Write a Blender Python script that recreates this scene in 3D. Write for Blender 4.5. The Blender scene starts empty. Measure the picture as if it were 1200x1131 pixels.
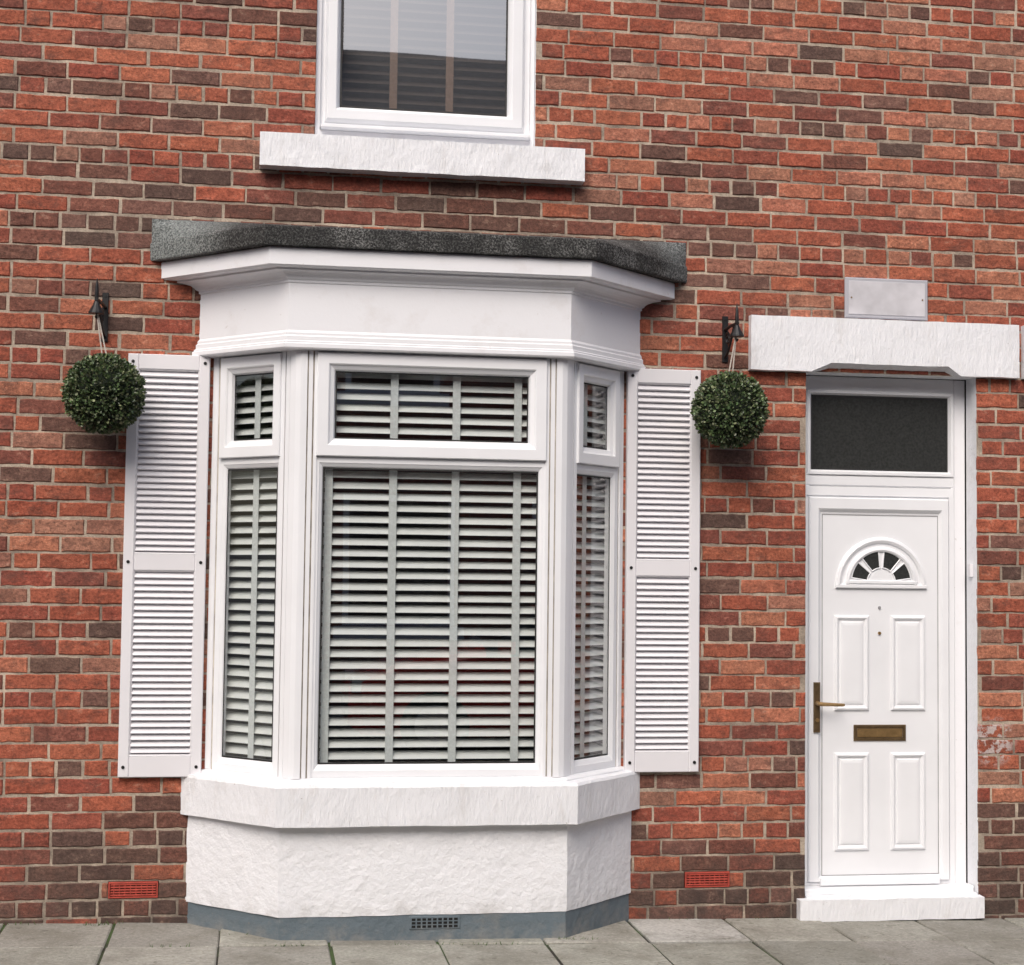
import bpy, bmesh, math, random
from mathutils import Vector, Matrix, noise
random.seed(7)
rnd=random.random
def ru(a,b): return a+(b-a)*rnd()
def gz(x): return .058-.016*x

# ---------------------------------------------------------------- materials
def newmat(name):
    m=bpy.data.materials.new(name); m.use_nodes=True
    nt=m.node_tree; b=nt.nodes['Principled BSDF']
    return m,nt,b
def N(nt,t,**kw):
    n=nt.nodes.new(t)
    for k,v in kw.items(): setattr(n,k,v)
    return n
def noise_n(nt,scale,detail=3,rough=.55,stretch=None):
    tc=N(nt,'ShaderNodeTexCoord'); n=N(nt,'ShaderNodeTexNoise')
    n.inputs['Scale'].default_value=scale; n.inputs['Detail'].default_value=detail; n.inputs['Roughness'].default_value=rough
    if stretch:
        mp=N(nt,'ShaderNodeMapping'); mp.inputs['Scale'].default_value=stretch
        nt.links.new(tc.outputs['Object'],mp.inputs['Vector']); nt.links.new(mp.outputs[0],n.inputs['Vector'])
    else: nt.links.new(tc.outputs['Object'],n.inputs['Vector'])
    return n.outputs['Fac']
def ramp(nt,src,a,b,ca=(0,0,0,1),cb=(1,1,1,1)):
    r=N(nt,'ShaderNodeValToRGB'); e=r.color_ramp.elements
    e[0].position=a;e[0].color=ca;e[1].position=b;e[1].color=cb
    nt.links.new(src,r.inputs[0]); return r.outputs[0]
def mix(nt,fac,a,b,mode='MIX'):
    m=N(nt,'ShaderNodeMix',data_type='RGBA',blend_type=mode)
    for s,v in ((m.inputs[0],fac),(m.inputs[6],a),(m.inputs[7],b)):
        if isinstance(v,(int,float,tuple)): s.default_value=v
        else: nt.links.new(v,s)
    return m.outputs[2]
def bump(nt,b,src,dist,strength=1,prev=None):
    bn=N(nt,'ShaderNodeBump'); bn.inputs['Strength'].default_value=strength; bn.inputs['Distance'].default_value=dist
    nt.links.new(src,bn.inputs['Height'])
    if prev is not None: nt.links.new(prev,bn.inputs['Normal'])
    nt.links.new(bn.outputs[0],b.inputs['Normal']); return bn.outputs[0]
def near(nt,pt,rad):
    g=N(nt,'ShaderNodeTexCoord'); d=N(nt,'ShaderNodeVectorMath',operation='DISTANCE'); nt.links.new(g.outputs['Object'],d.inputs[0]); d.inputs[1].default_value=pt
    mr=N(nt,'ShaderNodeMapRange'); nt.links.new(d.outputs['Value'],mr.inputs[0]); mr.inputs[1].default_value=0; mr.inputs[2].default_value=rad; mr.inputs[3].default_value=1; mr.inputs[4].default_value=0
    return mr.outputs[0]
def mul(nt,a,b,op='MULTIPLY',clamp=True):
    m=N(nt,'ShaderNodeMath',operation=op); m.use_clamp=clamp
    for s,v in ((m.inputs[0],a),(m.inputs[1],b)):
        if isinstance(v,(int,float)): s.default_value=v
        else: nt.links.new(v,s)
    return m.outputs[0]
def lowmask(nt,z0,z1):
    g=N(nt,'ShaderNodeTexCoord'); s=N(nt,'ShaderNodeSeparateXYZ'); nt.links.new(g.outputs['Object'],s.inputs[0])
    mr=N(nt,'ShaderNodeMapRange'); nt.links.new(s.outputs[2],mr.inputs[0]); mr.inputs[1].default_value=z0; mr.inputs[2].default_value=z1; mr.inputs[3].default_value=1; mr.inputs[4].default_value=0
    return mr.outputs[0]

def simple(name,col,rough=.5,metal=0,nscale=20,var=.12,bscale=0,bdist=.001,spec=.5):
    m,nt,b=newmat(name)
    f=noise_n(nt,nscale)
    c0=tuple(c*(1-var) for c in col)+(1,); c1=tuple(min(1,c*(1+var)) for c in col)+(1,)
    nt.links.new(ramp(nt,f,.3,.7,c0,c1),b.inputs['Base Color'])
    b.inputs['Roughness'].default_value=rough; b.inputs['Metallic'].default_value=metal
    b.inputs['Specular IOR Level'].default_value=spec
    if bscale: bump(nt,b,noise_n(nt,bscale,3),bdist)
    return m

def m_brick():
    m,nt,b=newmat('brick')
    at=N(nt,'ShaderNodeAttribute',attribute_name='bcol')
    c=at.outputs['Color']
    fine=noise_n(nt,70,3,.78)
    c=mix(nt,1.0,c,ramp(nt,fine,.3,.7,(.58,.57,.58,1),(1.38,1.38,1.38,1)),'MULTIPLY')
    # uneven firing inside each brick
    mid=noise_n(nt,19,4,.7,(.8,1,1.4))
    c=mix(nt,1.0,c,ramp(nt,mid,.34,.66,(.70,.68,.70,1),(1.22,1.25,1.25,1)),'MULTIPLY')
    soot=ramp(nt,noise_n(nt,7,5,.78,(1,1,1.6)),.50,.66,(0,0,0,1),(.60,.60,.60,1))
    c=mix(nt,soot,c,(.095,.052,.042,1))
    lime=ramp(nt,mid,.60,.70,(0,0,0,1),(.40,.40,.40,1))
    c=mix(nt,lime,c,(.44,.30,.22,1))
    pit=ramp(nt,fine,.28,.37,(.65,.65,.65,1),(0,0,0,1))
    c=mix(nt,pit,c,(.05,.032,.027,1))
    low=mul(nt,mul(nt,lowmask(nt,.05,.50),ramp(nt,noise_n(nt,9,4,.75),.35,.6)),.75)
    c=mix(nt,low,c,(.06,.046,.040,1))
    sp=ramp(nt,noise_n(nt,20,4,.7),.48,.54)
    pt=mul(nt,mul(nt,near(nt,(3.53,0,.84),.13),2.4),sp)
    c=mix(nt,mul(nt,pt,.75),c,(.58,.53,.51,1))
    nt.links.new(c,b.inputs['Base Color']); b.inputs['Roughness'].default_value=.88
    b.inputs['Specular IOR Level'].default_value=.3
    p=bump(nt,b,noise_n(nt,42,4,.78),.009,.9)
    return m
def m_mortar():
    m,nt,b=newmat('mortar')
    c=ramp(nt,noise_n(nt,4,4,.7),.36,.64,(.22,.175,.14,1),(.54,.45,.355,1))
    c=mix(nt,1.0,c,ramp(nt,noise_n(nt,140,3,.7),.3,.7,(.7,.7,.7,1),(1.2,1.2,1.2,1)),'MULTIPLY')
    low=mul(nt,mul(nt,lowmask(nt,.05,.5),ramp(nt,noise_n(nt,9,4,.75),.35,.6)),.7)
    c=mix(nt,low,c,(.11,.095,.08,1))
    nt.links.new(c,b.inputs['Base Color']); b.inputs['Roughness'].default_value=.95
    bump(nt,b,noise_n(nt,160,3,.7),.002)
    return m
def m_paint(name,base=(.82,.83,.855),dirt=(.42,.38,.33),amt=.35,bd=.004,bs=30,stretch=None,rough=.6,low=None):
    m,nt,b=newmat(name)
    d=ramp(nt,noise_n(nt,6,5,.7,stretch),.54,.80,(0,0,0,1),(amt,amt,amt,1))
    c=mix(nt,d,base+(1,),dirt+(1,))
    d2=ramp(nt,noise_n(nt,45,3,.7),.69,.74,(0,0,0,1),(amt*1.5,amt*1.5,amt*1.5,1))
    c=mix(nt,d2,c,tuple(x*.8 for x in dirt)+(1,))
    if low:
        f=mul(nt,mul(nt,lowmask(nt,low[0],low[1]),ramp(nt,noise_n(nt,12,4,.7),.4,.65)),low[2])
        c=mix(nt,f,c,(.34,.32,.29,1))
    nt.links.new(c,b.inputs['Base Color']); b.inputs['Roughness'].default_value=rough
    bump(nt,b,noise_n(nt,bs,5,.65,stretch),bd)
    return m
def m_stone():
    m,nt,b=newmat('felt_stone')
    sp=noise_n(nt,110,3,.85)
    a=ramp(nt,sp,.46,.62,(.020,.020,.020,1),(.30,.30,.29,1))
    dk=ramp(nt,sp,.47,.68,(.014,.014,.014,1),(.13,.13,.125,1))
    l=ramp(nt,noise_n(nt,5,5,.75),.38,.55)
    c=mix(nt,l,a,dk)
    g=mul(nt,mul(nt,near(nt,(-.40,-.05,3.15),.42),1.5),.75)
    c=mix(nt,g,c,ramp(nt,sp,.40,.60,(.08,.09,.09,1),(.34,.37,.36,1)))
    g=mul(nt,mul(nt,near(nt,(1.97,-.03,3.15),.22),1.4),.6)
    c=mix(nt,g,c,ramp(nt,sp,.40,.60,(.07,.08,.08,1),(.26,.28,.28,1)))
    nt.links.new(c,b.inputs['Base Color']); b.inputs['Roughness'].default_value=.95
    bump(nt,b,sp,.006)
    return m
def m_glass(name='window_glass',base=.10,tint=(.97,.99,.98,1)):
    m,nt,b=newmat(name); nt.nodes.remove(b)
    out=nt.nodes['Material Output']
    t=N(nt,'ShaderNodeBsdfTransparent'); t.inputs[0].default_value=tint
    g=N(nt,'ShaderNodeBsdfGlossy'); g.inputs['Roughness'].default_value=.012
    bn=N(nt,'ShaderNodeBump'); bn.inputs['Strength'].default_value=1; bn.inputs['Distance'].default_value=.0006
    nt.links.new(noise_n(nt,1.6,0),bn.inputs['Height']); nt.links.new(bn.outputs[0],g.inputs['Normal'])
    f=N(nt,'ShaderNodeLayerWeight'); f.inputs[0].default_value=.5
    p5=mul(nt,f.outputs['Facing'],5.0,'POWER'); a=mul(nt,mul(nt,p5,.80),base,'ADD')
    ms=N(nt,'ShaderNodeMixShader'); nt.links.new(a,ms.inputs[0])
    nt.links.new(t.outputs[0],ms.inputs[1]); nt.links.new(g.outputs[0],ms.inputs[2]); nt.links.new(ms.outputs[0],out.inputs[0])
    return m
def m_attr(name,attr,rough,bscale,bdist,var=.25,nscale=40,extra=None):
    m,nt,b=newmat(name)
    at=N(nt,'ShaderNodeAttribute',attribute_name=attr)
    c=mix(nt,1.0,at.outputs['Color'],ramp(nt,noise_n(nt,nscale,3,.7),.3,.7,(1-var,)*3+(1,),(1+var,)*3+(1,)),'MULTIPLY')
    if extra: c=extra(nt,c)
    nt.links.new(c,b.inputs['Base Color']); b.inputs['Roughness'].default_value=rough
    if bscale: bump(nt,b,noise_n(nt,bscale,3,.7),bdist)
    return m
def slab_extra(nt,c):
    s=ramp(nt,noise_n(nt,2.6,5,.75),.43,.60,(0,0,0,1),(.55,.55,.55,1))
    c=mix(nt,s,c,(.155,.145,.115,1))
    g=ramp(nt,noise_n(nt,55,3,.7),.60,.70,(0,0,0,1),(.5,.5,.5,1))
    c=mix(nt,g,c,(.46,.45,.40,1))
    k=ramp(nt,noise_n(nt,16,3,.8),.60,.68,(0,0,0,1),(.55,.55,.55,1))
    return mix(nt,k,c,(.09,.088,.062,1))
def m_joint():
    m,nt,b=newmat('mossy_joint')
    c=ramp(nt,noise_n(nt,3.5,4,.7),.42,.56,(.03,.026,.02,1),(.05,.085,.022,1))
    nt.links.new(c,b.inputs['Base Color']); b.inputs['Roughness'].default_value=1
    bump(nt,b,noise_n(nt,120,3,.7),.006); return m
M={}
M['brick']=m_brick(); M['mortar']=m_mortar()
M['upvc']=simple('upvc_white',(.82,.83,.855),.28,0,4,.03)
M['wood']=m_paint('white_gloss_timber',(.82,.825,.855),(.45,.38,.32),.22,.0010,18,None,.42)
M['render']=m_paint('painted_render',(.82,.83,.86),(.5,.46,.42),.16,.0085,24,None,.6,(.15,.24,.35))
M['masonry']=m_paint('painted_masonry',(.82,.83,.86),(.45,.40,.35),.40,.0060,34,(2.2,1,.6))
M['plinth']=m_paint('grey_plinth_paint',(.12,.155,.18),(.24,.23,.21),.7,.006,30,None,.6,(.03,.12,.5))
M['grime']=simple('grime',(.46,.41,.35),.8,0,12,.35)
M['seam']=simple('seam_grey',(.30,.30,.31),.7,0,12,.2)
M['gasket']=simple('rubber_gasket',(.02,.02,.02),.6)
M['glass']=m_glass('window_glass',.19,(.98,.99,.985,1))
M['glassup']=m_glass('upper_window_glass',.46,(.95,.97,.97,1))
M['slat']=simple('blind_slat',(.72,.75,.735),.45,0,6,.05)
M['tape']=simple('blind_tape',(.62,.66,.655),.8,0,90,.08)
M['slatdark']=simple('blind_slat_dark',(.10,.075,.062),.5,0,6,.1)
M['tapetan']=simple('blind_tape_tan',(.36,.23,.16),.8,0,90,.1)
M['room']=simple('room_wall',(.10,.10,.10),.9)
M['stone']=m_stone()
M['shutter']=simple('shutter_plastic',(.75,.74,.77),.5,0,3,.03)
M['screw']=simple('black_screw',(.012,.012,.012),.4)
M['iron']=simple('black_iron',(.012,.012,.013),.45,.2,60,.3)
M['rope']=simple('rope',(.50,.45,.40),.9,0,200,.3)
M['brass']=simple('aged_brass',(.33,.21,.09),.34,.6,40,.25)
M['brassdark']=simple('aged_brass_flap',(.15,.10,.05),.35,.5,40,.25)
M['obscure']=simple('obscure_glass',(.034,.036,.035),.22,0,90,.25,90,.0003)
M['vent']=simple('red_air_brick',(.40,.06,.04),.7,0,30,.2,80,.002)
M['dark']=simple('dark_void',(.008,.008,.008),.9)
M['slab']=m_attr('paving_slab','scol',.9,110,.004,.25,60,slab_extra)
M['joint']=m_joint()
M['asphalt']=simple('asphalt',(.05,.05,.052),.9,0,30,.3,160,.006)
M['kerb']=simple('kerb_stone',(.26,.26,.24),.9,0,15,.2,100,.004)
M['leaf']=m_attr('box_leaf','lcol',.36,0,0,.2,60)
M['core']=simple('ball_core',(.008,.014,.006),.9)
M['plaque']=simple('plaque_edge',(.42,.42,.46),.6,0,5,.06)
M['plaqueface']=simple('plaque_face',(.56,.55,.58),.6,0,9,.15)
M['weed']=simple('weed_leaf',(.07,.13,.03),.7)

# ---------------------------------------------------------------- mesh builder
class MB:
    def __init__(s): s.v=[];s.f=[];s.m=[];s.mats=[]
    def mi(s,mat):
        if mat not in s.mats: s.mats.append(mat)
        return s.mats.index(mat)
    def face(s,idx,mat): s.f.append(tuple(idx)); s.m.append(s.mi(mat))
    def add(s,vs,fs,mat):
        o=len(s.v); s.v+= [tuple(p) for p in vs]
        for f in fs: s.face([o+i for i in f],mat)
    def box(s,x0,x1,y0,y1,z0,z1,mat,T=None,ch=0):
        if ch==0:
            P=[(x0,y0,z0),(x1,y0,z0),(x1,y1,z0),(x0,y1,z0),(x0,y0,z1),(x1,y0,z1),(x1,y1,z1),(x0,y1,z1)]
            fs=[(0,3,2,1),(4,5,6,7),(0,1,5,4),(1,2,6,5),(2,3,7,6),(3,0,4,7)]
        else:
            c=ch; P=[]
            for (y,i) in ((y1,0),(y0+c,0),(y0,c)):
                P+=[(x0+i,y,z0+i),(x1-i,y,z0+i),(x1-i,y,z1-i),(x0+i,y,z1-i)]
            fs=[(3,2,1,0),(8,9,10,11)]
            for r in (0,4):
                for k in range(4): fs.append((r+k,r+(k+1)%4,r+4+(k+1)%4,r+4+k))
        if T: P=[T(*p) for p in P]
        s.add(P,fs,mat)
    def obj(s,name,parent=None,smooth=False,loc=None,recalc=True):
        me=bpy.data.meshes.new(name); me.from_pydata(s.v,[],s.f)
        for k in s.mats: me.materials.append(M[k])
        me.polygons.foreach_set('material_index',s.m)
        if recalc:
            bm=bmesh.new(); bm.from_mesh(me); bmesh.ops.recalc_face_normals(bm,faces=bm.faces); bm.to_mesh(me); bm.free()
        if smooth: me.polygons.foreach_set('use_smooth',[True]*len(me.polygons))
        me.update()
        o=bpy.data.objects.new(name,me); bpy.context.collection.objects.link(o)
        if parent: o.parent=parent
        if loc: o.location=loc
        return o
def empty(name,loc=(0,0,0)):
    e=bpy.data.objects.new(name,None); bpy.context.collection.objects.link(e); e.location=loc; return e
def roughen(o,size,amp,scale,fine=.5):
    me=o.data; bm=bmesh.new(); bm.from_mesh(me)
    bmesh.ops.remove_doubles(bm,verts=bm.verts,dist=.0003)
    for _ in range(7):
        es=[e for e in bm.edges if e.calc_length()>size]
        if not es: break
        bmesh.ops.subdivide_edges(bm,edges=es,cuts=1,use_grid_fill=True)
    for v in bm.verts:
        p=v.co*scale
        n=noise.noise_vector(p)*amp+noise.noise_vector(p*3.1)*amp*fine
        v.co+=n
    bm.to_mesh(me); bm.free()
def tube(mb,pts,r,mat,seg=8,cap=True):
    pts=[Vector(p) for p in pts]; rings=[]
    for i,p in enumerate(pts):
        d=(pts[min(i+1,len(pts)-1)]-pts[max(i-1,0)]).normalized()
        a=Vector((0,0,1)) if abs(d.z)<.9 else Vector((1,0,0))
        x=d.cross(a).normalized(); y=d.cross(x)
        rr=r[i] if isinstance(r,(list,tuple)) else r
        rings.append([p+x*rr*math.cos(2*math.pi*k/seg)+y*rr*math.sin(2*math.pi*k/seg) for k in range(seg)])
    vs=[q for R_ in rings for q in R_]; fs=[]
    for i in range(len(pts)-1):
        for k in range(seg): fs.append((i*seg+k,i*seg+(k+1)%seg,(i+1)*seg+(k+1)%seg,(i+1)*seg+k))
    if cap: fs.append(tuple(range(seg))[::-1]); fs.append(tuple((len(pts)-1)*seg+k for k in range(seg)))
    mb.add(vs,fs,mat)
def plane_T(O,Ud,Nd):
    return lambda u,d,v:(O[0]+Ud[0]*u-Nd[0]*d, O[1]+Ud[1]*u-Nd[1]*d, v)
def pframe(mb,T,outer,inner,prof,mat):
    vs=[];n=len(prof)
    for t,d in prof:
        u0,u1,v0,v1=[o+(i-o)*t for o,i in zip(outer,inner)]
        vs+=[T(u0,-d,v0),T(u1,-d,v0),T(u1,-d,v1),T(u0,-d,v1)]
    fs=[]
    for i in range(n-1):
        for k in range(4): fs.append((4*i+k,4*i+(k+1)%4,4*i+4+(k+1)%4,4*i+4+k))
    mb.add(vs,fs,mat)
def pane(mb,T,r,d,mat):
    mb.add([T(r[0],-d,r[2]),T(r[1],-d,r[2]),T(r[1],-d,r[3]),T(r[0],-d,r[3])],[(0,1,2,3)],mat)

WT=lambda u,d,v:(u,d,v)
house=empty('brick_house')

# ---------------------------------------------------------------- wall
NB=1.37
openings=[(-.15,1.65,.75,2.70),(.235,1.262,3.60,5.30),(2.59,3.455,-.3,2.60),(2.59+NB,3.455+NB,-.3,2.60),
          (-.605,-.385,.168,.245),(2.005,2.226,.168,.245)]
WX0,WX1,WZ0,WZ1=-4.0,6.5,-.25,6.4
def cells(mb,y,mat,ops):
    xs=sorted({WX0,WX1}|{o[0] for o in ops}|{o[1] for o in ops}); zs=sorted({WZ0,WZ1}|{o[2] for o in ops if o[2]>WZ0}|{o[3] for o in ops})
    for i in range(len(xs)-1):
        for j in range(len(zs)-1):
            cx=(xs[i]+xs[i+1])/2; cz=(zs[j]+zs[j+1])/2
            if any(o[0]<cx<o[1] and o[2]<cz<o[3] for o in ops): continue
            mb.add([(xs[i],y,zs[j]),(xs[i+1],y,zs[j]),(xs[i+1],y,zs[j+1]),(xs[i],y,zs[j+1])],[(0,1,2,3)],mat)
MY=.0036
mb=MB(); cells(mb,MY,'mortar',openings); cells(mb,.12,'room',openings[:4])
for i,o in enumerate(openings):
    mt='masonry' if i in (1,2,3) else 'mortar'; x0,x1,z0,z1=o; y1=.12 if i<4 else .05
    for P in ([(x0,MY,z0),(x0,y1,z0),(x0,y1,z1),(x0,MY,z1)],[(x1,MY,z0),(x1,y1,z0),(x1,y1,z1),(x1,MY,z1)],
              [(x0,MY,z1),(x1,MY,z1),(x1,y1,z1),(x0,y1,z1)],[(x0,MY,z0),(x1,MY,z0),(x1,y1,z0),(x0,y1,z0)]):
        mb.add(P,[(0,1,2,3)],mt)
mb.box(WX0,WX1,.12,8,6.401,6.5,'mortar')
mb.box(WX0-.3,WX0-.001,.006,8,WZ0,6.4,'mortar'); mb.box(WX1+.001,WX1+.3,.006,8,WZ0,6.4,'mortar')
mb.box(WX0,WX1,7.9,8,WZ0,6.4,'mortar')
mb.obj('mortar_wall',house,recalc=False)

pal=[((.39,.118,.066),3.2),((.345,.098,.057),3.8),((.29,.080,.052),2.8),((.42,.155,.092),1.3),((.22,.075,.054),1.6),
     ((.36,.165,.11),.6),((.15,.078,.060),.8),((.31,.145,.10),.5)]
def pick(darkp):
    if rnd()<darkp: c=random.choice([(.14,.075,.057),(.165,.074,.054),(.115,.070,.056),(.20,.075,.053),(.20,.098,.075)])
    else:
        t=rnd()*sum(w for _,w in pal)
        for c,w in pal:
            t-=w
            if t<=0: break
    k=ru(.88,1.12); g=ru(.94,1.08)
    return (c[0]*k,c[1]*k*g,c[2]*k*g,1)
bv=[];bf=[];bc=[]
P=.0760;BH=.0652
i=-5; 
while True:
    z0=.172+i*P
    if z0>WZ1: break
    z1=z0+BH; header=(i%4==3)
    L=.1025 if header else .2155
    x=WX0+ (.0 if header else (.113 if i%2 else 0))-ru(0,.03) + .003
    zdrift=ru(-.0018,.0018)
    while x<WX1:
        w=L+ru(-.007,.006)
        if header and rnd()<.12: w=.2155
        segs=[(max(x,WX0),min(x+w,WX1))]
        for o in openings:
            if z1>o[2]+.012 and z0<o[3]-.012:
                ns=[]
                for a,b in segs:
                    if b<=o[0]-.0 or a>=o[1]: ns.append((a,b))
                    else:
                        if a<o[0]-.012: ns.append((a,o[0]))
                        if b>o[1]+.012: ns.append((o[1],b))
                segs=ns
        for a,b in segs:
            if b-a<.02: continue
            cx=(a+b)/2; cz=(z0+z1)/2
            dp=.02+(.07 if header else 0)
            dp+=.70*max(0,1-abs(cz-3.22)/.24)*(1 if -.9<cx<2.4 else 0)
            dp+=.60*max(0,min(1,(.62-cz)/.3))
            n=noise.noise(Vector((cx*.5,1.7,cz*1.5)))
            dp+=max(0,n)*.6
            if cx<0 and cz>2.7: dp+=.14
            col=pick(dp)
            if cx>1.6 and cz>2.7 and rnd()<.25: col=(.41*ru(.9,1.1),.165,.105,1)
            o=len(bv); j=lambda s=.0013: ru(-s,s)
            yf=ru(-.0032,.0012); c=.0042; zz0=z0+j(.0020)+zdrift; zz1=z1+j(.0020)+zdrift
            nx=max(2,int((b-a)/.03)); per=[]
            for k in range(nx): per.append((a+(b-a)*k/nx,zz0))
            per.append((b,zz0)); per.append((b,(zz0+zz1)/2))
            for k in range(nx): per.append((b-(b-a)*k/nx,zz1))
            per.append((a,zz1)); per.append((a,(zz0+zz1)/2))
            n0=len(bv)
            jz=[(j(.0014),j(.0023)) for _ in per]
            for q,(px,pz) in enumerate(per):
                bv.append((px+jz[q][0],yf+c,pz+jz[q][1]))
            n1=len(bv)
            for q,(px,pz) in enumerate(per):
                qx=px+(c if px<cx-.49*(b-a) else (-c if px>cx+.49*(b-a) else 0)); qz=pz+(c*(1 if pz<cz-.01 else (-1 if pz>cz+.01 else 0)))
                bv.append((qx+jz[q][0]+j(),yf+ru(-.0007,.0007),qz+jz[q][1]+j(.0014)))
            m=len(per)
            for k in range(m): bf.append((n0+k,n0+(k+1)%m,n1+(k+1)%m,n1+k))
            bf.append(tuple(n1+k for k in range(m)))
            bk=len(bv)
            for (px,pz) in per: bv.append((px,.010,pz))
            for k in range(m): bf.append((bk+k,bk+(k+1)%m,n0+(k+1)%m,n0+k))
            bc+=[col]*(len(bv)-o)
        x+=w+.0105+ru(-.002,.0025)
    i+=1
me=bpy.data.meshes.new('front_wall_bricks'); me.from_pydata(bv,[],bf); me.materials.append(M['brick'])
at=me.color_attributes.new('bcol','FLOAT_COLOR','POINT'); at.data.foreach_set('color',[c for q in bc for c in q])
ob=bpy.data.objects.new('front_wall_bricks',me); bpy.context.collection.objects.link(ob); ob.parent=house

# rooms
mb=MB()
def room(x0,x1,z0,z1,y1=3.2,mt='room'):
    y0=.121
    mb.add([(x0,y0,z0),(x1,y0,z0),(x1,y0,z1),(x0,y0,z1),(x0,y1,z0),(x1,y1,z0),(x1,y1,z1),(x0,y1,z1)],
      [(4,5,6,7),(0,1,5,4),(3,2,6,7),(0,3,7,4),(1,2,6,5)],mt)
room(-.6,2.1,.5,2.95,1.6); room(-.3,1.8,3.3,5.6,1.6)
mb.obj('rooms',house,recalc=False)

# ---------------------------------------------------------------- bay loft parts
W=(-.19,.18,1.34,1.69,-.36); FZ=(-.265,.125,1.365,1.775,-.40); FA=(-.44,.04,1.44,1.94,-.475)
SL=(-.49,.015,1.455,2.0,-.50); SI=(-.30,.11,1.41,1.79,-.43); BA=(-.27,.13,1.375,1.75,-.38)
def lerp(A,B,t): return tuple(a+(b-a)*t for a,b in zip(A,B))
def ringpts(r,z): return [(r[0],.0,z),(r[1],r[4],z),(r[2],r[4],z),(r[3],.0,z)]
def loft(mb,rings,mat,cap=(True,True)):
    vs=[]
    for r,z in rings: vs+=ringpts(r,z)
    fs=[]
    for i in range(len(rings)-1):
        for k in range(3): fs.append((4*i+k,4*i+k+1,4*i+5+k,4*i+4+k))
    if cap[0]: fs.append((3,2,1,0))
    if cap[1]: n=4*(len(rings)-1); fs.append((n,n+1,n+2,n+3))
    mb.add(vs,fs,mat)
mb=MB()
prof=[(-.35,2.572),(.12,2.574),(.17,2.580),(.17,2.596),(.13,2.600),(.13,2.606),(.09,2.610),(.09,2.628),(.05,2.634),(.05,2.644),(0,2.655),
      (0,2.858),(.05,2.862),(.05,2.872),(.11,2.876),(.14,2.884),(.22,2.893),(.36,2.902),(.52,2.907),(.60,2.909),(.60,2.917),(.90,2.919),(.93,2.922),(1,2.926),(1,2.996),(.97,3.0)]
loft(mb,[(lerp(FZ,FA,t),z) for t,z in prof],'wood')
o=mb.obj('bay_fascia_and_frieze',house)
mb=MB()
loft(mb,[(lerp(SL,FA,.4),3.0022),(lerp(SL,FA,.05),3.004),(SL,3.010),(lerp(SL,FA,-.02),3.078),(lerp(SL,FA,.08),3.086)],'stone')
r=lerp(SL,FA,.10)
p=ringpts(r,3.0865)
mb.add(p+[(r[0],-.002,3.195),(r[3],-.002,3.195),(r[0]+.30,-.002,3.195),(r[3]-.30,-.002,3.195)],[(0,1,6,4),(1,2,7,6),(2,3,5,7)],'stone')
o=mb.obj('bay_roof_slab',house); roughen(o,.05,.0018,9)
mb=MB()
loft(mb,[(lerp(SI,BA,.9),.532),(SI,.536),(SI,.700),(lerp(SI,BA,.15),.712),(lerp(SI,W,.9),.722)],'masonry')
o=mb.obj('bay_sill',house); roughen(o,.045,.0026,8)
mb=MB(); loft(mb,[(BA,.152),(BA,.536)],'render'); o=mb.obj('bay_base',house); roughen(o,.05,.0034,6)
mb=MB(); loft(mb,[(lerp(BA,W,.18),-.15),(lerp(BA,W,.12),.152)],'plinth'); o=mb.obj('bay_plinth',house); roughen(o,.06,.003,7)
mb=MB(); loft(mb,[(lerp(W,SI,.45),.7175),(lerp(W,SI,.45),.722),(lerp(W,SI,.38),.728),(lerp(W,SI,.1),.734),(lerp(W,SI,-.3),.735)],'upvc'); mb.obj('bay_window_cill',house)
mb=MB()
mb.box(.69,.91,-.381,-.372,.090,.145,'plinth',ch=.002)
for a in range(9):
    for b in range(3): mb.box(.70+a*.0228,.716+a*.0228,-.3822,-.38,.097+b*.015,.107+b*.015,'dark')
mb.obj('plinth_vent',house)

# ---------------------------------------------------------------- bay windows
def face_T(A,B):
    L=math.hypot(B[0]-A[0],B[1]-A[1]); U_=((B[0]-A[0])/L,(B[1]-A[1])/L); N_=(U_[1],-U_[0])
    return plane_T((A[0],A[1]),U_,N_),L
faces=[((W[0],0),(W[1],W[4])),((W[1],W[4]),(W[2],W[4])),((W[2],W[4]),(W[3],0))]
frm=MB(); gl=MB(); bl=MB()
def window(T,su0,su1,sv0,sv1,gu,gv,lo_out,lo_in):
    pframe(frm,T,(su0,su1,sv0,sv1),(gu[0],gu[1],gv[0],gv[1]),[(0,0),(0,.020),(.05,.0235),(.60,.0235),(.66,.020),(.70,.014),(.92,.005),(1,-.012)],'upvc')
    g=(gu[0],gu[1],gv[0],gv[1]); pframe(frm,T,g,(g[0]+.006,g[1]-.006,g[2]+.006,g[3]-.006),[(0,-.009),(1,-.009)],'gasket')
    pane(gl,T,g,-.011,'glass')
    pframe(frm,T,lo_out,lo_in,[(0,-.03),(0,.004),(.1,.006),(.55,.006),(.62,.003),(.9,-.004),(1,-.012)],'upvc')
    pframe(frm,T,lo_in,(lo_in[0]+.007,lo_in[1]-.007,lo_in[2]+.007,lo_in[3]-.007),[(0,-.009),(1,-.009)],'gasket')
    pane(gl,T,lo_in,-.011,'glass')
Z0,Z1=.734,2.574
BT=[]
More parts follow.
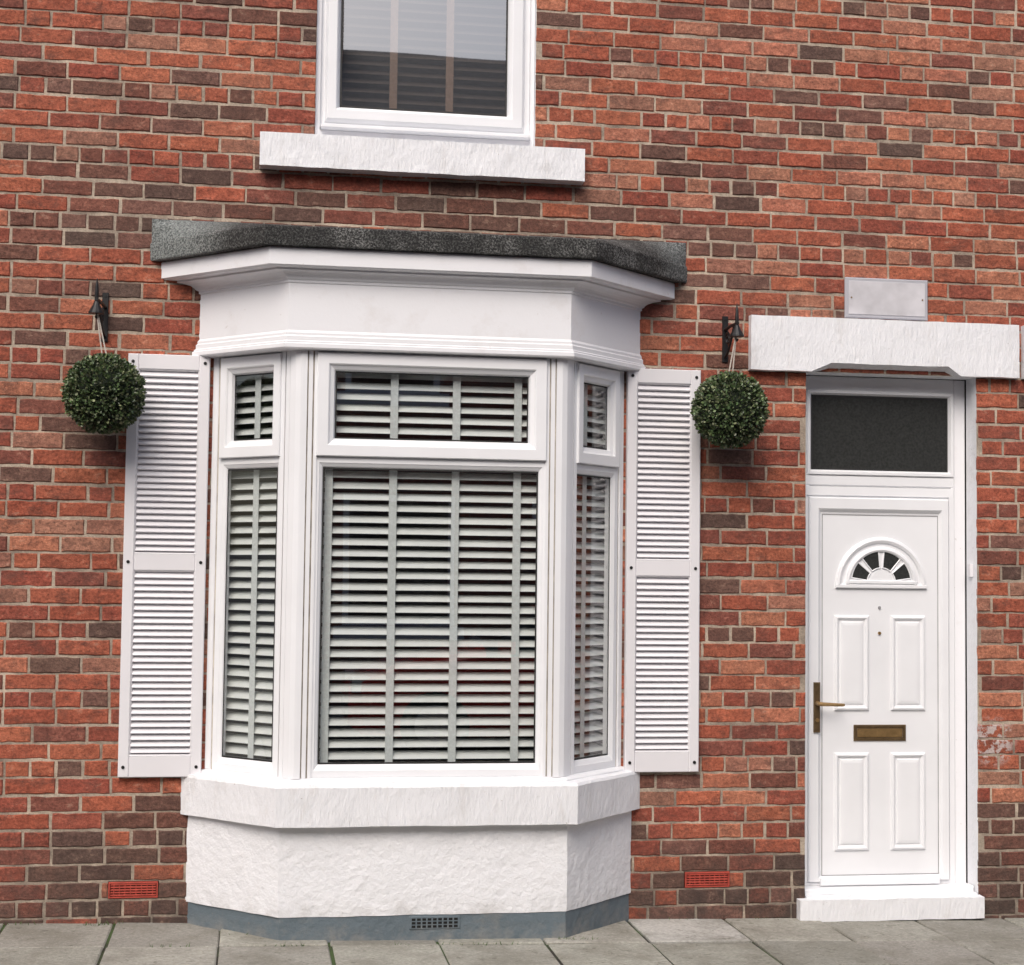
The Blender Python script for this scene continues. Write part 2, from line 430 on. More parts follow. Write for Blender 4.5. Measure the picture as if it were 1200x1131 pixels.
for fi,(A,B) in enumerate(faces):
    T,L=face_T(A,B); BT.append((T,L))
    if fi==1: a,b=.075,L-.075; gin=.08; lin=.032
    elif fi==0: a,b=.055,L-.095; gin=.062; lin=.03
    else: a,b=.095,L-.055; gin=.062; lin=.03
    window(T,a,b,2.115,2.565,(a+gin,b-gin),(2.195,2.488),(a-.006,b+.006,Z0,2.113),(a+lin,b-lin,.792,2.068))
    frm.box(0.0 if fi!=1 else .01,a+.01,.004,.05,Z0,Z1,'upvc',T); frm.box(b-.01,L if fi!=1 else L-.01,.004,.05,Z0,Z1,'upvc',T)
    frm.box(a+.012,b-.012,.006,.05,2.085,2.13,'upvc',T); frm.box(a+.012,b-.012,.006,.05,2.55,2.5735,'upvc',T)
    off=.066; trim=off*.42
    s0,s1=(trim+.02,L-trim-.02) if fi==1 else ((.03,L-trim-.03) if fi==0 else (trim+.03,L-.03))
    tilt=math.radians(40); hw=.025
    z=.775
    while z<2.54:
        dz=math.sin(tilt)*hw; dd=math.cos(tilt)*hw
        q=[]
        sag=ru(-.0015,.0015)
        for (t,hh) in ((-1,0),(-.35,.0028),(.35,.0028),(1,0)):
            q.append((off+t*dd,z+t*dz+hh+sag))
        vs=[T(s0,d,v) for d,v in q]+[T(s1,d,v+ru(-.0015,.0015)) for d,v in q]
        bl.add(vs,[(0,1,5,4),(1,2,6,5),(2,3,7,6)],'slat')
        z+=.0488
    if fi==1: tp=[.135,.415,.69,.965]
    else: tp=[L*.44] if fi==0 else [L*.50]
    for t in tp:
        bl.box(t-.017,t+.017,off-dd-.004,off-dd-.0028,.74,2.57,'tape',T)
    bl.box(s0,s1,off-.03,off+.03,2.50,2.57,'slat',T)
def post(Ta,La,Tb,pa,pb):
    pts=[(Ta,)+q for q in pa]+[(Tb,)+q for q in pb]; v=[]
    for T,u,d,g in pts: v+=[T(u,-d,Z0-.001),T(u,-d,Z1)]
    for i in range(len(pts)-1):
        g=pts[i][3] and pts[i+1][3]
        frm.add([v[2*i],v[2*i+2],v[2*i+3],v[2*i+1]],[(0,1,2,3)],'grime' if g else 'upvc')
La=BT[0][1]
post(BT[0][0],La,BT[1][0],[(La-.100,-.01,0),(La-.100,.012,0),(La-.074,.012,0),(La-.074,.002,1),(La-.066,.002,1),(La-.066,.014,0),(La-.044,.014,0),(La-.044,.006,1),(La-.038,.006,1),(La-.038,.019,0),(La-.006,.019,0)],
 [(.006,.019,0),(.032,.019,0),(.032,.006,1),(.038,.006,1),(.038,.014,0),(.056,.014,0),(.056,.002,1),(.063,.002,1),(.063,.012,0),(.078,.012,0),(.078,-.01,0)])
La=BT[1][1]
post(BT[1][0],La,BT[2][0],[(La-.078,-.01,0),(La-.078,.012,0),(La-.063,.012,0),(La-.063,.002,1),(La-.056,.002,1),(La-.056,.014,0),(La-.038,.014,0),(La-.038,.006,1),(La-.032,.006,1),(La-.032,.019,0),(La-.006,.019,0)],
 [(.006,.019,0),(.038,.019,0),(.038,.006,1),(.044,.006,1),(.044,.014,0),(.066,.014,0),(.066,.002,1),(.074,.002,1),(.074,.012,0),(.100,.012,0),(.100,-.01,0)])
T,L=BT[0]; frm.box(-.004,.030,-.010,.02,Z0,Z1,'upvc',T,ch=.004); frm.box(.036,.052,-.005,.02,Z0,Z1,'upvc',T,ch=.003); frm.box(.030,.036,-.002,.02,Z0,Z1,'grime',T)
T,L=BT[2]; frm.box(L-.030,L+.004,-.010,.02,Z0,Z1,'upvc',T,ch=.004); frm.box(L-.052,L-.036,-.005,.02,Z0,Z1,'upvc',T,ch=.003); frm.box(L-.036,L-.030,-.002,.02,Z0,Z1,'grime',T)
frm.obj('bay_window_frames',house,recalc=False); gl.obj('bay_window_glass',house,recalc=False); bl.obj('bay_window_blinds',house,recalc=False)

# ---------------------------------------------------------------- upper window
frm=MB();gl=MB();bl=MB()
UX0,UX1,UZ0,UZ1=.237,1.260,3.602,5.298
frm.box(UX0,.258,.03,.12,UZ0,UZ1,'wood'); frm.box(1.242,UX1,.03,.12,UZ0,UZ1,'wood')
frm.box(UX0+.001,UX1-.001,.035,.12,UZ0+.001,3.655,'wood',ch=.004)
frm.box(.262,1.238,-.012,.10,3.655,3.672,'upvc',ch=.003)
WTu=lambda u,d,v:(u,d+.06,v)
pframe(frm,WTu,(.259,1.241,3.673,5.29),(.350,1.135,3.772,5.20),[(0,-.05),(0,.006),(.22,.008),(.26,.014),(.34,.030),(.38,.033),(.78,.033),(.84,.028),(.94,.012),(1,-.004)],'upvc')
pframe(frm,WTu,(.350,1.135,3.772,5.20),(.358,1.127,3.780,5.19),[(0,-.001),(1,-.001)],'gasket')
pane(gl,WTu,(.350,1.135,3.772,5.20),-.003,'glassup')
z=3.70; tilt=math.radians(40)
while z<5.2:
    dz=math.sin(tilt)*.025; dd=math.cos(tilt)*.025
    bl.add([(.30,.12-dd,z-dz),(1.19,.12-dd,z-dz),(1.19,.12+dd,z+dz),(.30,.12+dd,z+dz)],[(0,1,2,3)],'slatdark'); z+=.044
for x in (.60,.865): bl.box(x-.018,x+.018,.093,.095,3.7,5.2,'tapetan')
frm.obj('upper_window_frame',house,recalc=False); gl.obj('upper_window_glass',house,recalc=False); bl.obj('upper_window_blinds',house,recalc=False)
mb=MB(); mb.box(-.012,1.485,-.08,.10,3.447,3.6,'masonry'); o=mb.obj('upper_window_sill',house); roughen(o,.03,.0028,9)

# ---------------------------------------------------------------- lintel + door
def lintel(dx,nm):
    mb=MB()
    x0,x1=2.303+dx,3.657+dx; z0,z1=2.597,2.857; y=-.042
    a,b,c,d=2.60+dx,2.70+dx,3.29+dx,3.355+dx; zc=2.640
    fr=[(x0,y,z0),(a,y,z0),(b,y,zc),(c,y,zc),(d,y,z0),(x1,y,z0),(x1,y,z1),(x0,y,z1)]
    bk=[(x0,.0,z0),(a,.0,z0),(b,.05,z0),(c,.05,z0),(d,.0,z0),(x1,.0,z0),(x1,.0,z1),(x0,.0,z1)]
    n=8; mb.add(fr+bk,[(0,1,2,7),(2,3,6,7),(3,4,5,6)]+[(k,(k+1)%n,n+(k+1)%n,n+k) for k in range(n)],'masonry')
    o=mb.obj(nm,house); roughen(o,.035,.0022,8)
lintel(0,'door_lintel'); lintel(NB+.012,'door_lintel_neighbour')

def door(dx,nm):
    e=empty(nm); e.parent=house
    mb=MB()
    T=lambda u,d,v:(u+dx,d+.12,v)
    X0,X1=2.592,3.390
    zt=2.598; zb=.145
    mb.box(X0,X1,.0,.07,2.515,zt,'upvc',T,ch=.004)
    mb.box(X0,2.650,.0,.07,2.06,2.515,'upvc',T); mb.box(3.375,X1,.0,.07,2.06,2.515,'upvc',T)
    pframe(mb,T,(2.635,3.389,2.115,2.530),(2.662,3.362,2.142,2.505),[(0,.003),(.15,.008),(.6,.008),(1,-.012)],'upvc')
    mb.box(X0,X1,-.002,.07,2.062,2.115,'upvc',T,ch=.006)
    pframe(mb,T,(2.662,3.362,2.142,2.505),(2.668,3.356,2.148,2.499),[(0,-.008),(1,-.008)],'gasket')
    pane(mb,T,(2.66,3.364,2.14,2.507),-.010,'obscure')
    mb.box(3.392,3.452,.006,.07,zb,zt,'wood',T,ch=.003)
    pframe(mb,T,(2.600,3.388,zb+.002,2.060),(2.712,3.306,.192,1.925),[(0,-.03),(0,.004),(.30,.006),(.32,.006),(.34,-.003),(.38,-.003),(.40,.014),(.44,.018),(.80,.018),(.86,.012),(.93,.004),(1,.002)],'upvc')
    pane(mb,T,(2.71,3.308,.190,1.927),.002,'upvc')
    pframe(mb,T,(2.712,3.306,.192,1.925),(2.716,3.302,.196,1.921),[(0,.0035),(1,.0035)],'seam')
    for (a,b,c,d) in ((2.774,2.951,.977,1.437),(3.060,3.238,.977,1.437),(2.774,2.951,.309,.776),(3.060,3.238,.309,.776)):
        pframe(mb,T,(a,b,c,d),(a+.048,b-.048,c+.048,d-.048),[(0,.002),(.10,.011),(.26,.014),(.40,.010),(.50,.0035),(.60,.0035),(.72,.008),(1,.010)],'upvc')
        pane(mb,T,(a+.048,b-.048,c+.048,d-.048),.010,'upvc')
    cx,cz=3.012,1.585
    def arc(r): 
        return [(cx-r*math.cos(math.pi*k/24),cz+r*math.sin(math.pi*k/24)) for k in range(25)]
    prof=[(.232,.002),(.228,.012),(.216,.017),(.205,.012),(.200,.004),(.186,.004),(.182,.014),(.170,.018),(.162,.014),(.160,.006)]
    vs=[];
    for r_,d_ in prof: vs+=[T(x,-d_,z) for x,z in arc(r_)]
    fs=[(25*i+k,25*i+k+1,25*i+26+k,25*i+25+k) for i in range(len(prof)-1) for k in range(24)]
    mb.add(vs,fs,'upvc')
    mb.box(cx-.232,cx+.232,-.016,.0,cz-.018,cz+.002,'upvc',T,ch=.004)
    mb.box(cx-.182,cx+.182,-.018,.0,cz+.0025,cz+.022,'upvc',T,ch=.004)
    half=[T(cx,-.006,cz)]+[T(x,-.006,z) for x,z in arc(.161)]
    mb.add(half,[(0,k,k+1) for k in range(1,25)],'upvc')
    for k in range(4):
        a0=math.pi*(k/4)+.09; a1=math.pi*((k+1)/4)-.09
        if k==0: a0+=.06
        if k==3: a1-=.06
        pts=[(.153,a0+(a1-a0)*j/6) for j in range(7)]+[(.072,a1-(a1-a0)*j/4) for j in range(5)]
        vs=[T(cx-r_*math.cos(a),-.0075,cz+.010+r_*math.sin(a)) for r_,a in pts]
        mb.add(vs,[tuple(range(len(vs)))],'obscure')
        for q in range(len(pts)):
            p0=pts[q];p1=pts[(q+1)%len(pts)]
            A=T(cx-p0[0]*math.cos(p0[1]),-.008,cz+.010+p0[0]*math.sin(p0[1])); B=T(cx-p1[0]*math.cos(p1[1]),-.008,cz+.010+p1[0]*math.sin(p1[1]))
            tube(mb,[A,B],.0035,'upvc',6)
    vs=[T(cx,-.012,cz+.02)]+[T(cx-.052*math.cos(math.pi*k/10),-.012,cz+.02+.052*math.sin(math.pi*k/10)) for k in range(11)]
    mb.add(vs,[(0,k,k+1) for k in range(1,11)],'upvc')
    for z,rr in ((1.475,.007),(1.351,.008)):
        tube(mb,[T(cx-.008,.0,z),T(cx-.008,-.008,z)],rr,'brass' if z<1.4 else 'seam',10)
    mb.obj(nm+'_leaf_and_frame',e,recalc=False)
    mb=MB()
    pframe(mb,T,(2.873,3.138,.832,.910),(2.890,3.121,.849,.893),[(0,.002),(0,.006),(.2,.009),(.8,.009),(1,.005)],'brassdark')
    mb.box(2.891,3.120,-.008,-.004,.850,.892,'brass',T,ch=.002)
    mb.obj(nm+'_letterbox',e)
    mb=MB()
    mb.box(2.665,2.697,-.030,-.018,.875,1.115,'brassdark',T,ch=.004)
    tube(mb,[T(2.681,-.024,1.015),T(2.681,-.062,1.015),T(2.690,-.070,1.014),T(2.74,-.070,1.012),T(2.79,-.068,1.010),T(2.803,-.062,1.010)],[.011,.010,.010,.0085,.008,.007],'brass',10)
    tube(mb,[T(2.681,-.022,.935),T(2.681,-.036,.935)],.010,'brass',12)
    mb.obj(nm+'_handle',e,smooth=False)
    mb=MB()
    mb.box(2.548+dx,3.462+dx,-.055,.0,.0+.012,.112,'masonry'); mb.box(2.596+dx,3.450+dx,.0005,.20,.0,.120,'masonry')
    o=mb.obj(nm+'_step',e); roughen(o,.04,.003,8)
    mb=MB(); mb.box(2.596+dx,3.450+dx,.035,.16,.116,.146,'upvc',ch=.006)
    mb.box(2.70+dx,3.30+dx,.085,.12,.150,.185,'upvc',ch=.004)
    mb.obj(nm+'_threshold',e)
    mb=MB(); mb.box(2.5+dx,3.55+dx,.20,.9,.0,2.7,'dark'); mb.obj(nm+'_hall_void',e)
    mb=MB(); mb.box(3.438+dx,3.4545+dx,.045,.075,1.63,1.69,'shutter'); mb.obj(nm+'_sensor',e)
door(0,'front_door'); door(NB,'front_door_neighbour')

mb=MB(); mb.box(2.78,3.20,-.016,-.003,2.866,3.062,'plaque',ch=.005)
mb.box(2.797,3.183,-.0185,-.0162,2.883,3.045,'plaqueface',ch=.001)
for x in (2.81,3.17): tube(mb,[(x,-.018,2.964),(x,-.021,2.964)],.004,'brass',8)
mb.obj('house_name_plaque')

for k,(x0,x1,z0,z1) in enumerate(((-.602,-.388,.171,.242),(2.009,2.223,.171,.242))):
    mb=MB()
    pframe(mb,WT,(x0,x1,z0,z1),(x0+.008,x1-.008,z0+.008,z1-.008),[(0,-.02),(0,.001),(.2,.003),(.8,.003),(1,-.012)],'vent')
    pane(mb,WT,(x0+.006,x1-.006,z0+.006,z1-.006),-.012,'dark')
    for j in range(5):
        z=z0+.010+j*.0115; mb.box(x0+.009,x1-.009,-.0015,.010,z,z+.0062,'vent',ch=.001)
    for j in range(1,9): 
        x=x0+j*(x1-x0)/9; mb.box(x-.0018,x+.0018,-.0005,.010,z0+.009,z1-.009,'vent')
    mb.obj('air_brick',house)

# ---------------------------------------------------------------- shutters
def shutter(x0,x1,z0,z1,zm):
    mb=MB(); T=WT
    y0,y1=-.036,-.002; st=.047
    mb.box(x0,x0+st,y0,y1,z0,z1,'shutter',ch=.004); mb.box(x1-st,x1,y0,y1,z0,z1,'shutter',ch=.004)
    rails=[(z0,z0+.095),(zm-.038,zm+.038),(z1-.068,z1)]
    for a,b in rails: mb.box(x0+st,x1-st,y0+.0025,y1,a,b,'shutter',ch=.003)
    mb.box(x0+st,x1-st,-.010,y1,z0+.02,z1-.02,'shutter')
    for a,b in ((rails[0][1],rails[1][0]),(rails[1][1],rails[2][0])):
        pframe(mb,T,(x0+st-.001,x1-st+.001,a-.001,b+.001),(x0+st+.007,x1-st-.007,a+.007,b-.007),[(0,.034),(.6,.029),(1,.012)],'shutter')
        n=round((b-a-.014)/.0282); p=(b-a-.014)/n
        for k in range(n):
            z=a+.007+k*p
            pr=[(-.0115,z+.000),(-.0315,z+.004),(-.0335,z+.006),(-.031,z+.008),(-.014,z+p-.001),(-.010,z+p-.001)]
            vs=[(x0+st+.004,y,zz) for y,zz in pr]+[(x1-st-.004,y,zz) for y,zz in pr]
            m=len(pr); mb.add(vs,[(i,i+1,m+i+1,m+i) for i in range(m-1)],'shutter')
    for zz in (z0+.045,zm,z1-.035):
        for xx in (x0+.022,x1-.022): tube(mb,[(xx,y0,zz),(xx,y0-.003,zz)],.0075,'screw',10)
    o=mb.obj('window_shutter',recalc=False)
shutter(-.572,-.212,.702,2.578,1.650); shutter(1.710,2.062,.708,2.585,1.652)

# ---------------------------------------------------------------- topiary balls & brackets
lv=[];lf=[];lc=[]; R0=.168
random.seed(3)
for n in range(6500):
    z=ru(-1,1);a=ru(0,2*math.pi);s=math.sqrt(1-z*z); nrm=Vector((s*math.cos(a),s*math.sin(a),z))
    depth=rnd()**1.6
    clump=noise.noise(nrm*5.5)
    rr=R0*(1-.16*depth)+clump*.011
    p=nrm*rr
    d=(nrm*ru(.2,1.0)+Vector((ru(-1,1),ru(-1,1),ru(-.7,1)))*.75).normalized()
    sd=d.cross(Vector((ru(-1,1),ru(-1,1),ru(-1,1)))).normalized(); up=d.cross(sd)
    L=ru(.011,.018); w=L*.36
    o=len(lv)
    for (t,q,h) in ((0,0,0),(.35,1,.10),(.75,.8,.10),(1,0,0),(.75,-.8,.10),(.35,-1,.10)):
        lv.append(tuple(p+d*(t*L)+sd*(q*w)+up*(h*L*abs(q))))
    lf+=[(o,o+1,o+2,o+3),(o,o+3,o+4,o+5)]
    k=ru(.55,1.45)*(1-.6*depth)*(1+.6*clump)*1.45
    c=random.choice([(.048,.078,.030),(.040,.066,.028),(.068,.098,.038),(.125,.140,.075)])
    lc+=[(c[0]*k,c[1]*k,c[2]*k,1)]*6
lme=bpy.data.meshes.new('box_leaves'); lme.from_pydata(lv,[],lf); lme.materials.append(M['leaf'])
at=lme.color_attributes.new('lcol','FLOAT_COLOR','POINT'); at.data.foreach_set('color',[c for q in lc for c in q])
def topiary(x,z,rot,hx):
    e=empty('topiary_ball',(x,-.215,z))
    o=bpy.data.objects.new('leaves',lme); bpy.context.collection.objects.link(o); o.parent=e; o.rotation_euler=(rot*.7,rot,rot*2)
    mb=MB(); vs=[];fs=[]
    for i in range(17):
        for k in range(24):
            t=math.pi*i/16; a=2*math.pi*k/24; vs.append((.142*math.sin(t)*math.cos(a),.142*math.sin(t)*math.sin(a),.142*math.cos(t)))
    for i in range(16):
        for k in range(24): fs.append((24*i+k,24*i+(k+1)%24,24*i+24+(k+1)%24,24*i+24+k))
    mb.add(vs,fs,'core'); mb.obj('core',e,smooth=True,recalc=False)
    mb=MB(); top=Vector((hx-x,.0,.375)); b0=Vector((0,0,.15))
    for s in (-1,1):
        tube(mb,[b0+Vector((s*.010,0,0)),b0.lerp(top,.5)+Vector((s*.005,s*.003,0)),top],.0035,'rope',6)
    mb.obj('hanging_cord',e)
    mb=MB(); wx=hx+(.018 if x<0 else .006)
    yo=-.215
    mb.box(wx-.014,wx+.014,-.010,-.0005,2.63,2.85,'iron',ch=.002)
    zA=2.785
    tube(mb,[(wx,-.006,zA),(hx+(wx-hx)*.5,-.11,zA+.004),(hx,yo-.012,zA)],.008,'iron')
    pts=[];
    for k in range(15):
        t=k/14; pts.append((wx+(hx-wx)*t*.8,-.006-t*.16,2.655+.125*(t**1.7)))
    tube(mb,pts,.006,'iron')
    pts=[]
    for k in range(26):
        a=.5+k/25*math.pi*2.6; r_=.034*(1-k/34); pts.append((wx+(hx-wx)*.35,-.055+r_*math.cos(a),2.735+r_*math.sin(a)))
    tube(mb,pts,.005,'iron',6)
    tube(mb,[(hx,yo,zA-.045),(hx,yo,zA+.03),(hx,yo,zA+.06),(hx,yo,zA+.095)],[.008,.009,.007,.001],'iron')
    pts=[(hx,yo+.018*math.sin(a*.5),zA-.045-.018*(1-math.cos(a*.5))) for a in range(0,9)]
    tube(mb,pts,.005,'iron',6)
    tube(mb,[(hx,yo,zA-.005),(hx,yo,zA-.025),(hx,yo,zA-.055),(hx,yo,zA-.062)],[.008,.016,.033,.034],'iron',14)
    for zz in (2.65,2.835): tube(mb,[(wx,-.008,zz),(wx,-.014,zz)],.005,'iron',8)
    mb.obj('wall_bracket')
topiary(-.656,2.374,.3,-.698); topiary(2.150,2.384,1.5,2.181)

# ---------------------------------------------------------------- pavement / road
sv=[];sf=[];sc=[]; rows=4; S=.452
random.seed(11)
for r_ in range(rows):
    ya=-.012-r_*S; yb=ya-S+.010
    if r_==0: ya=.02
    for cidx in range(-34,34):
        xa=.355+cidx*.461+ru(-.004,.004); xb=xa+.451
        if xa<-15 or xb>16: continue
        o=len(sv); dz=ru(-.003,.003); c=.006
        P4=[(xa,yb),(xb,yb),(xb,ya),(xa,ya)]
        tl=[ru(-.003,.003) for _ in P4]
        for (px,py) in P4: sv.append((px,py,gz(px)-.03))
        for q,(px,py) in enumerate(P4): sv.append((px,py,gz(px)-.005+dz+tl[q]))
        cxm=(xa+xb)/2; cym=(ya+yb)/2
        for q,(px,py) in enumerate(P4): sv.append((px+(c if px<cxm else -c),py+(c if py<cym else -c),gz(px)+dz+tl[q]))
        for r0 in (0,4):
            for k in range(4): sf.append((o+r0+k,o+r0+(k+1)%4,o+r0+4+(k+1)%4,o+r0+4+k))
        sf.append((o+8,o+9,o+10,o+11))
        k=ru(.78,1.15); col=(.31*k,.30*k*ru(.98,1.02),.262*k,1)
        if abs(cxm-2.1)<.2 and r_==0: col=(.46,.45,.42,1)
        sc+=[col]*12
me=bpy.data.meshes.new('pavement'); me.from_pydata(sv,[],sf); me.materials.append(M['slab'])
at=me.color_attributes.new('scol','FLOAT_COLOR','POINT'); at.data.foreach_set('color',[c for q in sc for c in q])
pav=bpy.data.objects.new('pavement',me); bpy.context.collection.objects.link(pav)
def tilt_sheet(mb,x0,x1,y0,y1,dz,mat):
    mb.add([(x0,y0,gz(x0)+dz),(x1,y0,gz(x1)+dz),(x1,y1,gz(x1)+dz),(x0,y1,gz(x0)+dz)],[(0,1,2,3)],mat)
mb=MB(); tilt_sheet(mb,-15,16,-1.83,.05,-.009,'joint'); o=mb.obj('joint_bed',pav)
mb=MB(); 
for xx in range(-15,16):
    x0,x1=xx+.004,xx+.996
    P_=[(x0,-1.97,gz(x0)-.13),(x1,-1.97,gz(x1)-.13),(x1,-1.835,gz(x1)-.13),(x0,-1.835,gz(x0)-.13),(x0,-1.955,gz(x0)),(x1,-1.955,gz(x1)),(x1,-1.835,gz(x1)),(x0,-1.835,gz(x0))]
    mb.add(P_,[(0,1,5,4),(1,2,6,5),(2,3,7,6),(3,0,4,7),(4,5,6,7)],'kerb')
mb.obj('kerb')
mb=MB(); tilt_sheet(mb,-400,400,-400,400,-.122,'asphalt'); mb.obj('ground')
mb=MB(); tilt_sheet(mb,-30,30,-12,-10.2,-.0,'kerb'); 
mb.add([(-30,-10.2,gz(-30)-.12),(30,-10.2,gz(30)-.12),(30,-10.2,gz(30)),(-30,-10.2,gz(-30))],[(0,1,2,3)],'kerb'); mb.obj('pavement')
mb=MB(); random.seed(5)
for (wx,wy,n) in ((1.42,-.40,60),(1.06,-.47,22),(-.62,-.02,30),(.02,-.25,14),(2.4,-.01,16),(1.95,-.02,16),(-.95,-.02,16),(.16,-.46,16),(.6,-.47,10),(-.3,-.46,14),(.9,-.47,12)):
    for k in range(n):
        x=wx+ru(-.09,.09); y=wy+ru(-.014,.012)-.004; h=ru(.006,.026); a=ru(0,6.3); L=.007
        dx,dy=math.cos(a)*L*.4,math.sin(a)*L*.4; g=gz(x)-.006
        mb.add([(x-dx,y-dy,g),(x+dx,y+dy,g),(x+ru(-.014,.014),y+ru(-.012,.006),g+h)],[(0,1,2)],'weed')
mb.obj('weeds')

# ---------------------------------------------------------------- opposite side of the street (seen in the glass)
def m_brickfar():
    m,nt,b=newmat('far_brick'); tc=N(nt,'ShaderNodeTexCoord'); mp=N(nt,'ShaderNodeMapping'); mp.inputs['Rotation'].default_value=(math.radians(90),0,0)
    br=N(nt,'ShaderNodeTexBrick'); br.inputs['Scale'].default_value=1; br.inputs['Brick Width'].default_value=.225; br.inputs['Row Height'].default_value=.075; br.inputs['Mortar Size'].default_value=.006
    br.inputs['Color1'].default_value=(.33,.09,.055,1);br.inputs['Color2'].default_value=(.2,.06,.045,1);br.inputs['Mortar'].default_value=(.3,.25,.2,1)
    nt.links.new(tc.outputs['Object'],mp.inputs[0]);nt.links.new(mp.outputs[0],br.inputs['Vector']);nt.links.new(br.outputs[0],b.inputs['Base Color']);b.inputs['Roughness'].default_value=.9
    return m
M['far']=m_brickfar(); M['roof']=simple('roof_slate',(.07,.07,.08),.7,0,8,.3)
M['farglass']=simple('far_glass',(.02,.022,.025),.1)
row=empty('terraced_house_row')
mb=MB()
mb.box(-28,28,-20,-12,-.6,6.3,'far')
mb.add([(-28,-11.8,6.25),(28,-11.8,6.25),(28,-16,9.25),(-28,-16,9.25),(-28,-20.2,6.25),(28,-20.2,6.25)],[(0,1,2,3),(3,2,5,4)],'roof')
mb.add([(-28,-11.8,6.24),(28,-11.8,6.24),(28,-12.01,6.12),(-28,-12.01,6.12)],[(0,1,2,3)],'upvc')
for k in range(-6,6):
    x=k*4.5+1
    for (a,b,c,d) in ((x,x+1.3,1.0,2.5),(x,x+1.1,3.7,5.2),(x+2.3,x+3.3,3.8,5.1)):
        pframe(mb,lambda u,dd,v:(u,-12-dd-.02,v),(a,b,c,d),(a+.09,b-.09,c+.09,d-.09),[(0,-.03),(0,.03),(.7,.03),(1,.0)],'upvc')
        mb.box(a+.08,b-.08,-12.01,-11.985,c+.08,d-.08,'farglass'); mb.box(a-.1,b+.1,-12,-11.88,c-.16,c-.01,'masonry')
    mb.box(x+2.4,x+3.25,-12.01,-11.97,0.1,2.15,'upvc'); mb.box(x+2.2,x+3.45,-12.01,-11.95,2.2,2.45,'masonry')
    mb.box(x+3.9,x+4.6,-16.5,-15.5,8.6,10.0,'far')
mb.obj('terrace',row)

M['carpaint']=simple('red_car_paint',(.75,.02,.018),.2,0,3,.05); M['carglass']=simple('car_glass',(.02,.025,.03),.05)
M['tyre']=simple('tyre',(.02,.02,.02),.85); M['alloy']=simple('alloy',(.5,.5,.52),.3,.9); M['lamp']=simple('headlamp',(.85,.87,.9),.08,.3)
car=empty('parked_car',(.9,-9.15,gz(2.9)-.12))
ST=[(0,.55,.30,.42,.62,.63,.50),(.12,.78,.22,.40,.70,.72,.66),(.45,.85,.20,.40,.82,.86,.74),(1.05,.87,.20,.40,.92,.97,.76),(1.25,.87,.20,.40,.94,1.05,.74),(1.85,.88,.20,.40,.96,1.40,.60),
    (2.3,.88,.20,.40,.97,1.46,.60),(3.0,.88,.20,.40,.98,1.44,.59),(3.55,.87,.20,.42,.99,1.36,.56),(3.95,.84,.24,.45,1.0,1.06,.62),(4.08,.76,.32,.48,.90,.93,.60)]
mb=MB(); vs=[]
for (x,hw,b0,s0,bz,rz,rw) in ST:
    half=[(hw*.9,b0),(hw,s0),(hw,(s0+bz)/2),(hw*.965,bz),(rw+.04,rz-.05 if rz-bz>.1 else (rz+bz)/2),(rw*.8,rz)]
    sec=half+[(-y,z) for y,z in half[::-1]]
    vs+=[(x,y,z) for y,z in sec]
o=len(mb.v); mb.v+=vs; n=12
for i in range(len(ST)-1):
    for k in range(n):
        f=(o+i*n+k,o+i*n+(k+1)%n,o+(i+1)*n+(k+1)%n,o+(i+1)*n+k)
        tall=ST[i][5]-ST[i][4]>.2 or ST[i+1][5]-ST[i+1][4]>.2
        g=(k in (3,7) and tall and 3<=i<=8) or (i in (4,8) and k in (4,5,6))
        mb.face(f,'carglass' if g else 'carpaint')
mb.face([o+k for k in range(n)],'carpaint'); mb.face([o+(len(ST)-1)*n+k for k in range(n)],'carpaint')
mb.obj('body',car,smooth=False)
mb=MB()
for wx in (.78,3.28):
    for s in (-1,1):
        tube(mb,[(wx,s*.68,.31),(wx,s*.70,.31),(wx,s*.88,.31),(wx,s*.90,.31)],[.27,.31,.31,.27],'tyre',28)
        tube(mb,[(wx,s*.895,.31),(wx,s*.905,.31)],[.20,.18],'alloy',20)
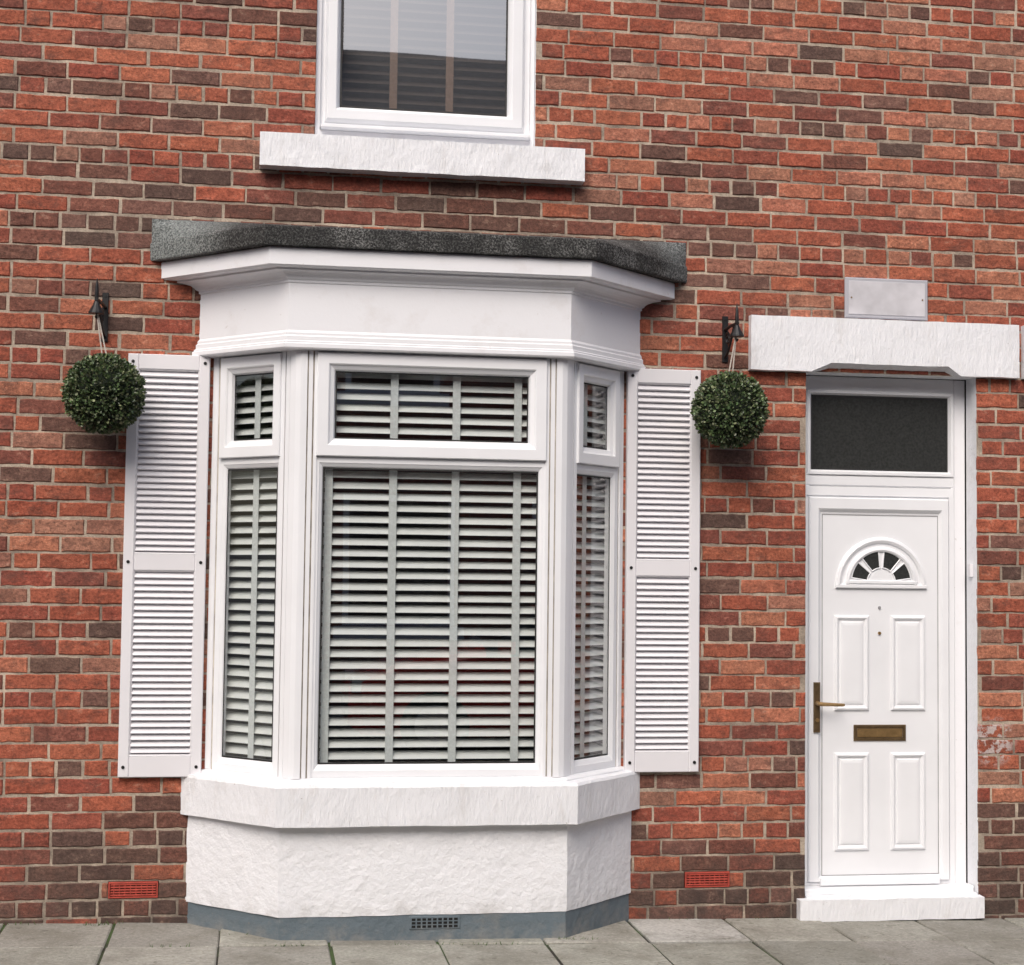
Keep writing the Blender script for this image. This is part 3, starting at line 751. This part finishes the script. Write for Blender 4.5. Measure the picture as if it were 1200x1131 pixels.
for s in (-1,1):
    mb.box(.02,.28,s*.62-.12,s*.62+.12,.60,.74,'lamp',ch=.02)
    mb.box(1.35,1.5,s*.95-.08,s*.95+.08,.98,1.10,'carpaint',ch=.02)
mb.box(-.02,.06,-.4,.4,.35,.5,'tyre'); mb.obj('wheels_and_lights',car)

# ---------------------------------------------------------------- world, light, camera
sc_=bpy.context.scene
w=bpy.data.worlds.new('World'); sc_.world=w; w.use_nodes=True; nt=w.node_tree
sky=nt.nodes.new('ShaderNodeTexSky'); sky.sky_type='NISHITA'; sky.sun_disc=False
el=math.radians(46); az_from=math.radians(-24)
sky.sun_elevation=el; sky.dust_density=5; sky.air_density=1.0; sky.ozone_density=1.0
dx,dy=math.sin(az_from),-math.cos(az_from)
sky.sun_rotation=math.atan2(dx,dy)
nt.links.new(sky.outputs[0],nt.nodes['Background'].inputs[0]); nt.nodes['Background'].inputs[1].default_value=.15
sl=bpy.data.lights.new('sun','SUN'); sl.energy=2.05; sl.angle=math.radians(45); sl.color=(1,.97,.935)
so=bpy.data.objects.new('sun',sl); bpy.context.collection.objects.link(so)
sd=Vector((dx*math.cos(el),dy*math.cos(el),math.sin(el))); so.rotation_euler=sd.to_track_quat('Z','Y').to_euler(); so.location=sd*30

psi=math.radians(9);p=math.radians(3.2);r=math.radians(0.7)
F=Vector((math.sin(psi)*math.cos(p),math.cos(psi)*math.cos(p),math.sin(p))); R=Vector((math.cos(psi),-math.sin(psi),0)); U=R.cross(F)
Rt=R*math.cos(r)+U*math.sin(r); Up=-R*math.sin(r)+U*math.cos(r)
cam=bpy.data.cameras.new('camera'); co=bpy.data.objects.new('camera',cam); bpy.context.collection.objects.link(co)
m=Matrix.Identity(4)
for i_ in range(3): m[i_][0]=Rt[i_]; m[i_][1]=Up[i_]; m[i_][2]=-F[i_]
m[0][3],m[1][3],m[2][3]=0,-7.4,1.62
co.matrix_world=m; cam.sensor_width=36; cam.lens=57; cam.clip_end=1500; cam.clip_start=.05
sc_.camera=co
sc_.view_settings.view_transform='Standard'; sc_.view_settings.look='None'; sc_.view_settings.exposure=0
